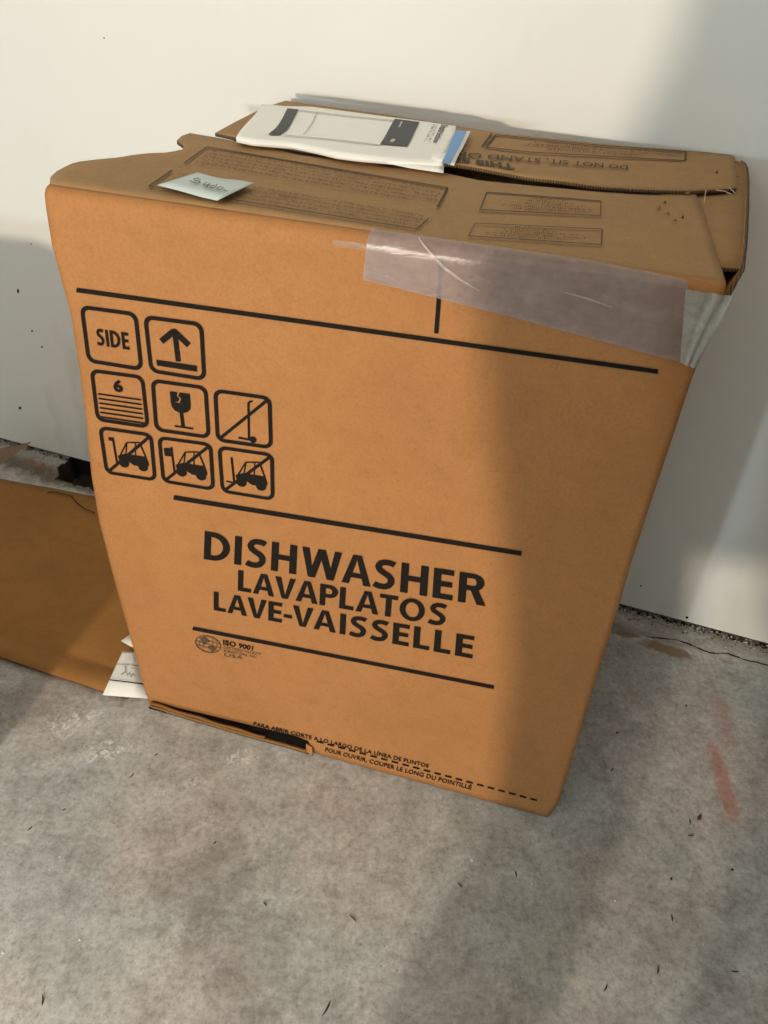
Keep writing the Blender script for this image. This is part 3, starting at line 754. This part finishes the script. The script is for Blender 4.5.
# ------------------------------------------------------------------ papers on the carton
# instruction booklet: surface height runs from its front edge to its raised back edge
BK_R = [(262, 104), (285, 106), (310, 106.5), (360, 113), (392, 117.3), (425, 121.5), (456, 126)]
BK_F = [(236, 137.5), (252, 141), (275, 143), (293, 144.5), (315, 149), (336, 154), (360, 157), (400, 160.5), (443, 163)]
def bk_z(u, v): return .8975-.0060*v+.0014*math.sin(u*9+v*2)*v+.0015*math.sin(math.pi*u)*(1-v)
NU, NV = 48, 12
pr_, pf_ = poly(BK_R, NU), poly(BK_F, NU)
def bk_uv(u, v, lift=0, zoff=0):
    j = u*(NU-1); a = np.array([np.interp(j, range(NU), pr_[:, k]) for k in (0, 1)]); b = np.array([np.interp(j, range(NU), pf_[:, k]) for k in (0, 1)])
    # gentle S-curve along the width as in a limp booklet
    w = v+.10*math.sin(math.pi*v)*(1-u)
    q_ = a*(1-v)+b*v; q_[0] += 3.0*math.sin(math.pi*v)*(.5-v)*2
    return at_z(q_[0], q_[1], bk_z(u, v)+lift+zoff)
def bk_px(x, y, lift=.0012):
    # invert (u, v) for a pixel
    u, v = .5, .5
    for _ in range(30):
        j = u*(NU-1); a = np.array([np.interp(j, range(NU), pr_[:, k]) for k in (0, 1)]); b = np.array([np.interp(j, range(NU), pf_[:, k]) for k in (0, 1)])
        v = min(1, max(0, (y-a[1])/(b[1]-a[1]))); xx = a[0]*(1-v)+b[0]*v+3.0*math.sin(math.pi*v)*(.5-v)*2
        u = min(1, max(0, u+(x-xx)/230))
    return at_z(x, y, bk_z(u, v)+lift)
bk = empty('instruction_booklet', bk_uv(.5, .5)-Z*.012, 'white instruction booklet with dark printed panels lying across the carton flaps', 'booklet')
rows = [[bk_uv(i/(NU-1), k/(NV-1)) for i in range(NU)] for k in range(NV)]
cover = grid('cover', rows, 'paper', bk, up=Z, th=.0058)
# loose lower pages
lp_r = poly([(262, 128), (330, 140), (400, 150), (445, 152)], 24); lp_f = poly([(250, 141.5), (293, 147), (336, 154), (376, 160.5), (410, 167.5), (443.5, 172.5)], 24)
rows = [[at_z(*(lp_r[j]*(1-v)+lp_f[j]*v), .8875+.001*math.sin(j*.5)) for j in range(24)] for v in (0, .25, .5, .75, 1)]
grid('lower_pages', rows, 'paper', bk, up=Z, th=.0009)
def bprint(name, polys, mat):
    p = Print()
    for q in polys: p.poly(q)
    return p.put(name, bk_px, mat, cover, None, Z)
def strip(l, r):           # quad strip between two polylines
    l, r = poly(l, 8), poly(r, 8); return [[l[k], r[k], r[k+1], l[k+1]] for k in range(7)]
bprint('printed_panel', strip([(287.5, 108.2), (282, 119), (277, 127), (268, 134.3)], [(298.5, 109.2), (293, 120), (288, 129), (279.5, 134.8)]), 'paper_print')
bprint('printed_panel', strip([(394.8, 118.6), (390, 127), (384, 138), (380, 144)], [(419.6, 121.8), (415, 131), (410, 142), (407.4, 146)]), 'paper_print')
bprint('printed_mark', [[(401, 121.3), (402.6, 121.5), (399.8, 127), (398.4, 126.8)]], 'paper_grey')
bprint('printed_mark', [[(392, 138.6), (396, 139), (393, 142), (389.5, 141.7)]], 'paper_grey')
bprint('printed_outline', strip([(317, 111.5), (311, 124), (303, 134)], [(318, 111.7), (312, 124.2), (304, 134.3)])+strip([(299, 109.6), (340, 114.5), (394, 120)], [(299, 110.3), (340, 115.2), (394, 120.7)])+strip([(283, 134.4), (330, 138.5), (381, 144.4)], [(283, 135.1), (330, 139.3), (381, 145.2)]), 'paper_grey')
p = Print(); p.text('Instructions', 0, 0, 1, 1, .03); p.put('printed_title', bk_px, 'paper_print', cover, [(448.5, 125.5), (438.5, 142.6), (432.8, 142.0), (441, 124.2)], Z)
p = Print(); scribble(p, 0, 0, 1, .32, rngp, gl=.07); scribble(p, .05, .55, .95, .9, rngp, gl=.07); p.put('printed_text', bk_px, 'paper_print', cover, [(438.5, 124.3), (430, 142), (423, 141), (432.5, 123)], Z)
# leaflet with the blue stripe sticking out from under the booklet
lf = empty('folded_leaflet', at_z(455, 146, .890), 'white leaflet with a blue stripe poking out from under the booklet', 'leaflet')
o1 = poly([(470.5, 131.2), (467.5, 138), (463, 147), (458, 156), (454, 165.4)], 10); o2 = poly([(440, 129.5), (436, 140), (434, 150), (431, 158)], 10)
lz = lambda k, u: .8945-.0025*k/9+.0012*math.sin(k*.8)*u
rows = [[at_z(*(o2[k]*(1-u)+o1[k]*u), lz(k, u)) for u in (0, .4, .7, 1)] for k in range(10)]
lsh = grid('sheet', rows, 'paper', lf, up=Z, th=.0006)
s1 = poly([(467, 131.0), (463.5, 138), (459, 147), (454, 156), (450.5, 164.3)], 10); s0 = poly([(456, 129.9), (452, 138), (449, 147), (445, 156), (441.5, 162.5)], 10)
rows = [[at_z(*(s0[k]*(1-u)+s1[k]*u), lz(k, .5+.4*u)+.0012) for u in (0, .5, 1)] for k in range(10)]
grid('blue_stripe', rows, 'blue', lf, up=Z)
# sticky note
note = empty('sticky_note', at_z(205, 184, BH), 'small pale blue sticky note with handwriting on the carton top', 'note')
n_f = poly([(157.5, 184.8), (180, 190.5), (200, 196.3), (217, 200.2)], 12); n_b = poly([(197.5, 172.3), (213, 176.5), (222, 178.5), (240, 180), (253.5, 182.8)], 12)
NZ = BH+.006
def nz_(u, v): return NZ+.004*(u**3)*1.0+.0015*math.sin(u*5)
rows = [[at_z(*(n_f[j]*(1-v)+n_b[j]*v), nz_(j/11, v)) for j in range(12)] for v in (0, .3, .6, 1)]
nsh = grid('paper_sheet', rows, 'paper_cool', note, up=Z, th=.0005)
hw = Print()
zz = lambda pts: [(150+x/6.98, 165+y/6.98) for x, y in pts]
for st in ([(352, 100), (325, 92), (305, 96), (312, 106), (345, 112), (350, 122), (325, 127), (275, 108)], [(398, 120), (375, 130), (368, 137), (400, 140), (425, 140)], [(418, 122), (398, 150), (388, 160)],
           [(452, 140), (430, 146), (420, 156), (440, 160), (458, 150), (470, 132)], [(500, 152), (478, 154), (466, 166), (488, 172), (504, 162), (512, 150)], [(512, 166), (525, 178), (542, 180)]):
    hw.line(zz(st), .85)
hw.put('handwriting', lambda x, y: at_z(x, y, NZ+.0035), 'pencil', note, None, Z)

# ------------------------------------------------------------------ cardboard on the floor at the left
fc = empty('opened_cardboard_sheet', at_z(40, 590), 'flat brown cardboard sheet with folded front strip lying on the floor by the wall', 'cardboard sheet')
fr_ = [np.array([-.745, .968]), np.array([-.693, .947]), np.array([-.476, .8805]), np.array([-.432, .872])]
bk_ = [np.array([-.955, 1.503]), np.array([-.92, 1.495]), np.array([-.692, 1.452]), np.array([-.255, 1.395])]
f8, b8 = poly(fr_, 26), poly(bk_, 26)
vs = [0, .05, .085, .10, .115, .25, .4, .55, .7, .85, .95, 1]
rows = []
for v in vs:
    r = []
    for j in range(26):
        q = f8[j]*(1-v)+b8[j]*v; u = j/25
        zz_ = .0075+(.004*(1-v/.1) if v < .1 else .0015*math.sin(v*5+u*3))+(-.0045 if v == .10 else 0)+.003*max(0, noise.noise((q[0]*7, q[1]*7, 0)))
        r.append(np.array([q[0], q[1], zz_]))
    rows.append(r)
sheet = grid('sheet', rows, 'kraft_inner', fc, up=Z, th=.0045, rim='edge')
# water line on the sheet
w_ = Print(); pts = poly([(47, 493), (54, 491.5), (60, 493.5), (71, 495.5), (76, 502), (84, 508.5), (95, 513)], 14)
for a, b in zip(pts[:-1], pts[1:]): w_.bar(a, b, 1.0)
w_.put('water_line', lambda x, y: at_z(x, y, .0125), 'dark', sheet, None, Z)
# upturned flap whose tip shows at the left edge
tip = at_z(31, 442.5, .105); lo1 = at_z(-2, 466, .055); lo2 = at_z(-46, 500, .010); hi1 = at_z(-2, 449.5, .098); hi2 = at_z(-70, 462, .085)
fl_rows = [[tip, hi1, hi2], [tip*.6+lo1*.4, hi1*.5+lo1*.5, hi2*.5+lo2*.5], [tip*.08+lo1*.92, lo1*.7+lo2*.3, lo2]]
grid('upturned_flap', fl_rows, 'kraft_grey', fc, up=Z-WN, th=.003, rim='edge', smooth=False)
# printed slips at the foot of the carton
rc = empty('printed_slip', at_z(125, 680, .0), 'white printed slip of paper with text lines beside the carton foot', 'paper slip')
q = [(122.5, 651.5), (134.5, 652.5), (148, 698.5), (102.5, 695)]
zsl = .0205
mp = quad_map(q); rows = [[at_z(*mp(u, v), zsl-.0015*v) for u in (0, .33, .66, 1)] for v in np.linspace(0, 1, 7)]
grid('slip_paper', rows, 'paper', rc, up=Z, th=.0005)
p = Print(); p.bar((.0, .60), (1, .60), .010); p.bar((.0, .875), (1, .89), .012)
scribble(p, .10, .035, .8, .06, rngp, gl=.06)
for v, a, b in ((.16, .45, .95), (.21, .5, .9), (.27, .5, .95), (.33, .35, .95), (.38, .4, .95), (.43, .3, .95)): scribble(p, a, v, b, v+.018, rngp, gl=.035)
for v, a, b in ((.555, .2, .95), (.655, .65, .9)): scribble(p, a, v, b, v+.03, rngp, gl=.03)
p.line([(.30, .80), (.42, .76), (.46, .66), (.38, .65), (.52, .80), (.60, .76), (.63, .82), (.72, .77), (.80, .81)], .011)
p.put('slip_print', lambda x, y: at_z(x, y, zsl+.0008), 'ink', rc, quad=q, up=Z)
sc_ = grid('paper_scrap', [[at_z(120.8, 640.8, .0185), at_z(130.5, 634, .0185)], [at_z(129, 645.5, .0180), at_z(134, 648, .0180)]], 'paper', None, up=Z, th=.0005)
tag(sc_, 'white paper corner peeking out beside the carton above the slip', 'paper scrap')

# ------------------------------------------------------------------ litter on the floor
def splinter(px, py, ln, ang, w=.0011, mat='splinter', nm='splinter', lab='tiny dark splinter lying on the concrete floor', cat='splinter', grp='dark splinters on the floor'):
    c = at_z(px, py); d = np.array([math.cos(ang), math.sin(ang), 0]); n = np.array([-d[1], d[0], 0])
    V = []
    for t, ww_, bend in ((-1, .25, 0), (-.3, 1, .0006), (.4, .9, .0009), (1, .2, .0002)):
        for a, zz_ in ((-1, .0003), (0, .0003+w), (1, .0003)): V.append(c+d*ln*t/2+n*a*w*ww_+Z*(zz_+bend)+n*ln*.08*t*t)
    Fc = []
    for k in range(3):
        for a in range(2): Fc.append((k*3+a, k*3+a+1, k*3+a+4, k*3+a+3))
        Fc.append((k*3+2, k*3, k*3+3, k*3+5))
    Fc += [(0, 1, 2)[::-1], (9, 10, 11)]
    o = mesh(nm, V, Fc, mat); tag(o, lab, cat, grp); return o
for px, py, ln, a in ((30, 829, .008, 1.0), (43, 1000, .014, 1.9), (327, 1009, .020, 1.15), (215, 843, .006, .9), (64, 810, .006, .6), (265, 904, .007, 2.4), (353, 918, .014, 2.5),
                      (516, 874, .010, 1.7), (460, 885, .010, 2.4), (606, 988, .012, 1.0), (672, 918, .010, 1.55), (735, 972, .012, .0), (658, 970, .012, 1.3), (691, 836, .010, .2), (156, 755, .006, .6), (280, 738, .010, 2.1),
                      (612, 770, .010, 1.0), (690, 822, .010, 1.45), (132, 776, .010, 1.1)):
    splinter(px, py, ln, a)
splinter(699.5, 818, .011, .95, .0032, 'leaf', 'leaf_bit', 'brown dry leaf fragment near the red streak on the floor', 'leaf bit', None)
def fleck(px, py, r, lab='tiny white plaster chip on the concrete floor'):
    c = at_z(px, py); rr = random.Random(int(px*7+py)); V = [c+np.array([math.cos(t)*r*rr.uniform(.6, 1.2), math.sin(t)*r*rr.uniform(.6, 1.2), .0003]) for t in np.linspace(0, 6.28, 7)[:-1]]+[c+Z*r*.7]
    o = mesh('plaster_chip', V, [(k, (k+1) % 6, 6) for k in range(6)]+[tuple(range(5, -1, -1))], 'fleck'); tag(o, lab, 'plaster chip', 'white chips on the floor'); return o
for px, py, r in ((80, 940, .0022), (472, 860, .0030), (615, 901, .0022), (532, 884, .0014), (308, 875, .0012), (60, 857, .0018), (50, 870, .0014), (646, 858, .0014), (3, 953, .0022), (110, 742, .0022), (377, 789, .0014), (92, 748, .0018)):
    fleck(px, py, r)
for px, py in ((686, 706), (617, 733), (629, 620), (732, 870), (671, 879)):
    c = at_z(px, py); bm = bmesh.new(); bmesh.ops.create_icosphere(bm, subdivisions=1, radius=.0021, matrix=Matrix.Translation(Vector(tuple(c+Z*.0012))) @ Matrix.Diagonal((1.2, .9, .6, 1)))
    me = bpy.data.meshes.new('dirt_crumb'); bm.to_mesh(me); bm.free(); me.materials.append(M['dark']); tag(link('dirt_crumb', me), 'small dark dirt crumb on the concrete floor near the wall', 'dirt crumb', 'dirt crumbs on the floor')

# ------------------------------------------------------------------ unseen things added beside and behind the camera to shade the light
scr = empty('shadow_board', (0, -.157, 0), 'unseen dark board on two splayed legs, shaped to cast the shadow of a person', 'board')  # added blocker; its outline stands in for a person casting the shadow
def slab(name, pts, parent):
    V = [np.array([x, -.15, z]) for x, z in pts]+[np.array([x, -.165, z]) for x, z in pts]; n = len(pts)
    o = mesh(name, V, [tuple(range(n))]+[tuple(range(2*n-1, n-1, -1))]+[(k, k+n, (k+1) % n+n, (k+1) % n) for k in range(n)], 'dark_blocker', parent); return o
slab('blocker_panel', [(-.30, .555), (.45, .555), (.45, 1.6), (-.36, 1.6), (-.36, .985), (-.384, .90), (-.317, .65)], scr)
slab('blocker_leg', [(-.26, 0), (-.08, 0), (-.13, .30), (-.20, .50), (-.21, .555), (-.30, .555), (-.276, .30)], scr)
slab('blocker_leg', [(.06, 0), (.30, 0), (.30, .555), (-.125, .555), (-.114, .50), (-.007, .31)], scr)
CO = np.array([-.675, .47, 0]); ux = np.array([-.42, .9, 0])/np.hypot(.42, .9); uy = np.array([-.9, -.42, 0])/np.hypot(.42, .9)
sc2 = empty('shade_carton', CO+ux*.2+uy*.2, 'unseen plain brown carton added beside the cardboard sheet to shade the wall', 'carton')  # added out of view so its shadow covers the lower left wall
fr2 = lambda q: CO+ux*q[0]+uy*q[1]+Z*q[2]
for lo, hi, nm in (((0, 0, .002), (.40, .005, .655), 'side_panel'), ((0, .395, .002), (.40, .40, .655), 'side_panel'), ((0, .005, .002), (.005, .395, .655), 'side_panel'), ((.395, .005, .002), (.40, .395, .655), 'side_panel'), ((.005, .005, .002), (.395, .395, .007), 'base')):
    box_mesh(nm, lo, hi, 'kraft', sc2, frame=fr2)
